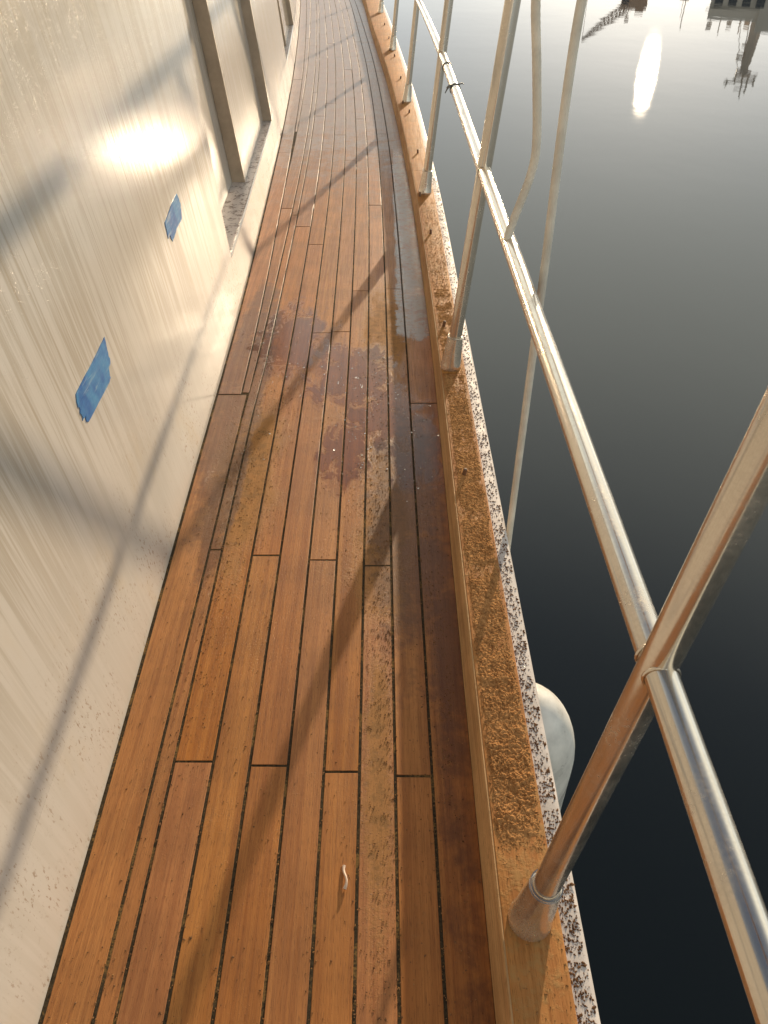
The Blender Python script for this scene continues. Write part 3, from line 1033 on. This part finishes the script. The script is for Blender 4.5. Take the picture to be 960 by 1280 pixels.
me = mesh('water_drops', V, F_)
smooth(me)
o = link('water_drops', me, M_DROP)
o['kind'] = 'stuff'
o['label'] = 'beads of water standing on the wet deck planks'

# ------------------------------------------------------------------ across the harbour (seen as reflections in the water)
M_SHIP = simple('haze_paled_buff_ship', (.66, .55, .45), .6, 0, None, .15)  # buff made paler in place of haze over the harbour
M_SHIPW = simple('haze_paled_ship', (.74, .66, .56), .6, 0, None, .1)  # haze lightening put into this paint colour too
M_PANE = simple('dark_ship_window', (.03, .03, .035), .15)
M_RUST = simple('rusty_crane_steel', (.42, .30, .22), .7, 0, None, .2)
def polar(az, d, z=0):
    return Vector((math.sin(R(az)) * d, math.cos(R(az)) * d, z))
HC = CAM_H - ZW
def hgt(el, d):
    return ZW + d * math.tan(R(el)) - HC
class Local:
    """builds boxes and bars in a frame facing the camera: u to the right, w away, z up"""
    def __init__(s, az, d):
        s.o = polar(az, d)
        s.u = Vector((math.cos(R(az)), -math.sin(R(az)), 0))
        s.w = Vector((math.sin(R(az)), math.cos(R(az)), 0))
    def p(s, u, w_, z):
        return s.o + s.u * u + s.w * w_ + Vector((0, 0, z))
    def box(s, g, u0, u1, w0, w1, z0, z1):
        vv = [s.p(a, b, c_) for c_ in (z0, z1) for a, b in ((u0, w0), (u1, w0), (u1, w1), (u0, w1))]
        g.add(vv, [(0,3,2,1),(4,5,6,7),(0,1,5,4),(1,2,6,5),(2,3,7,6),(3,0,4,7)])
def hull_geo(L, g, u0, u1, wid, z1, bow=1):
    st = []
    for k in range(9):
        t = k / 8
        u = u0 + (u1 - u0) * t
        tt = t if bow > 0 else 1 - t
        hw = wid / 2 * (1 - max(0, (tt - .6) / .4) ** 2 * .96)
        zz = z1 + .25 * (z1 - ZW) * max(0, (tt - .5) / .5) ** 2
        st.append([L.p(u, wid/2 - hw*.7, ZW - .3), L.p(u, wid/2 - hw, zz), L.p(u, wid/2 + hw, zz), L.p(u, wid/2 + hw*.7, ZW - .3)])
    vv = [q for s_ in st for q in s_]
    ff = [(i*4+j, i*4+(j+1) % 4, (i+1)*4+(j+1) % 4, (i+1)*4+j) for i in range(8) for j in range(4)]
    g.add(vv, ff + [(3, 2, 1, 0), (32, 33, 34, 35)])

# ship with the mast
D = 100
L = Local(21, D)
uz = lambda az, d=D: math.sin(R(az - 21)) * d
ship = thing('ship', 'large dark ship with a tall radar mast across the harbour', 'ship', L.p(2, 0, ZW))
g = Geo()
hull_geo(L, g, uz(18.3), uz(34), 9, 3.2, 1)
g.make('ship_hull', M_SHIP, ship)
zb = hgt(6.75, D)
g = Geo()
L.box(g, uz(19.58), uz(22.4), 1.5, 8, 2.9, zb)
L.box(g, uz(22.4) - .01, uz(30), 1.2, 8.3, 2.9, hgt(7.15, D))
L.box(g, uz(19.4), uz(22.4), 1.2, 1.5, zb - 1.1, zb - .95)
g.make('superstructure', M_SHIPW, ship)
for k in range(9):
    g = Geo()
    L.box(g, uz(19.8) + k * 1.35, uz(19.8) + k * 1.35 + .8, 1.42 if k < 3 else 1.12, 1.6, zb - 2.2, zb - 1.4)
    g.make('window', M_PANE, ship)
mz = hgt(10.95, D)
def mast(L, ship, u0, u1, zb, zt, r0):
    g = Geo()
    g.tube([L.p(u0, 3, zb - .3), L.p((u0+u1)/2, 3, (zb+zt)/2 - .4), L.p(u1, 3, hgt(9.4, D))], [r0, r0*.8, r0*.62], 10)
    g.tube([L.p(u1, 3, hgt(9.3, D)), L.p(u1 + .3, 3, zt)], [.13, .05], 8)
    for el, a, b, t in ((9.98, -1.75, 1.2, .22), (9.72, -.9, 1.5, .18), (10.35, -.5, .7, .12)):
        g.tube([L.p(u1 + a, 3, hgt(el, D)), L.p(u1 + b, 3, hgt(el - .12, D))], t * .6, 6)
    for a, e0, e1 in ((-1.5, 9.8, 10.2), (1.25, 9.6, 10.25), (-.7, 9.55, 10.1), (.6, 9.6, 10.5)):
        g.tube([L.p(u1 + a, 3, hgt(e0, D)), L.p(u1 + a + .1, 3, hgt(e1, D))], .09, 6)
    L.box(g, u1 - .75, u1 + .75, 2.6, 3.4, hgt(9.42, D), hgt(9.55, D))
    L.box(g, u1 - 1.1, u1 - .5, 2.7, 3.3, hgt(8.55, D), hgt(8.72, D))
    L.box(g, u1 - .85, u1 - .35, 2.7, 3.3, hgt(8.05, D), hgt(8.15, D))
    g.tube([L.p(u0 - 1.7, 3, zb), L.p(u1 - .7, 3, hgt(9.4, D))], .04, 5)
    g.tube([L.p(u0 - .8, 3, zb), L.p(u1 - .4, 3, hgt(8.9, D))], .05, 5)
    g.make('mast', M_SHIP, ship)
mast(L, ship, uz(22.5), uz(22.42), zb, mz, .62)
g = Geo()
for k, (az, e) in enumerate(((19.75, 7.35), (20.35, 7.6), (20.9, 7.25), (21.5, 7.45), (21.9, 7.2))):
    g.tube([L.p(uz(az), 4, zb - .1), L.p(uz(az) + .05, 4, hgt(e, D))], .06 if k % 2 else .045, 5)
    if k % 2 == 0:
        L.box(g, uz(az) - .25, uz(az) + .25, 3.8, 4.2, hgt(e, D) - .5, hgt(e, D))
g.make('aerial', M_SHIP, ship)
# crane barge
D2 = 120
L = Local(15, D2)
ub = lambda az: math.sin(R(az - 15)) * D2
crane = thing('crane_barge', 'rusty crane barge with a raised lattice boom across the harbour', 'crane barge', L.p(0, 0, ZW))
g = Geo()
L.box(g, -9, 9, 0, 10, ZW - .4, 1.6)
L.box(g, -9.2, 9.2, -.2, 10.2, 1.2, 1.5)
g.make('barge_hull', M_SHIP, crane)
g = Geo()
g.tube([L.p(1, 4, 1.5), L.p(1, 4, 7.6)], 1.3, 16)
g.make('pedestal', M_RUST, crane)
zc = hgt(6.38, D2)
g = Geo()
L.box(g, ub(14.5), ub(16.05), 2.4, 6, 7.5, zc)
L.box(g, ub(15.4), ub(15.9), 2.8, 3.6, zc - .01, zc + .5)
g.make('crane_cab', M_RUST, crane)
g = Geo()
L.box(g, ub(14.55), ub(14.95), 2.33, 2.5, zc - 1.5, zc - .6)
g.make('window', M_PANE, crane)
a0, a1 = Vector(L.p(ub(14.9), 4, hgt(6.25, D2))), Vector(L.p(ub(12.40), 4, hgt(8.15, D2)))
g = Geo()
ax = (a1 - a0).normalized()
pn = Vector((0, 0, 1)).cross(ax).normalized()
pu = ax.cross(pn) * -1
N = 12
cor = lambda t, i, j: a0 + (a1 - a0) * t + (pn * i + Vector((0, 0, 1)) * j) * (.62 * (1 - t) ** .8 + .12)
for i in (-1, 1):
    for j in (-1, 1):
        g.bar(cor(0, i, j), cor(1, i, j), .17)
for k in range(N):
    t0, t1 = k / N, (k + 1) / N
    for i in (-1, 1):
        g.bar(cor(t0, i, -1), cor(t1, i, 1), .11)
        g.bar(cor(t0, i, -1), cor(t0, i, 1), .11)
    g.bar(cor(t0, -1, 1), cor(t1, 1, 1), .11)
    g.bar(cor(t0, -1, -1), cor(t1, 1, -1), .11)
g.make('boom', M_RUST, crane)
g = Geo()
g.bar(L.p(ub(15.2), 4, zc + .3), a1, .06)
g.bar(L.p(ub(14.95), 4, hgt(6.9, D2)), L.p(ub(14.3), 4, hgt(6.75, D2)), .07)
g.bar(L.p(ub(15.05), 4, zc), L.p(ub(14.9), 4, hgt(7.05, D2)), .12)
L.box(g, ub(14.85), ub(15.1), 3.8, 4.3, hgt(6.85, D2), hgt(7.12, D2))
g.bar(a1, a1 - Vector((0, 0, 6)), .05)
g.make('hoist_gear', M_RUST, crane)
# small work boat with a signal mast
D3 = 110
L = Local(18.1, D3)
boat = thing('work_boat', 'small work boat with a thin pole mast between the barge and ship', 'work boat', L.p(0, 0, ZW))
g = Geo()
hull_geo(L, g, -4.5, 5, 3.6, 1.4, 1)
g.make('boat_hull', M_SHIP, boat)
g = Geo()
L.box(g, -2.5, 1.5, .7, 2.9, 1.3, 4.2)
L.box(g, -.5, .55, 1.1, 2.3, 4.1, hgt(5.75, D3))
g.make('wheelhouse', M_SHIPW, boat)
g = Geo()
L.box(g, -2.2, 1.2, .63, .8, 2.9, 3.7)
g.make('window', M_PANE, boat)
g = Geo()
g.tube([L.p(.1, 1.7, 4), L.p(.22, 1.7, hgt(7.3, D3))], .05, 6)
g.tube([L.p(-.3, 1.7, 5), L.p(.0, 1.7, hgt(6.7, D3))], .03, 5)
g.make('mast', M_SHIP, boat)
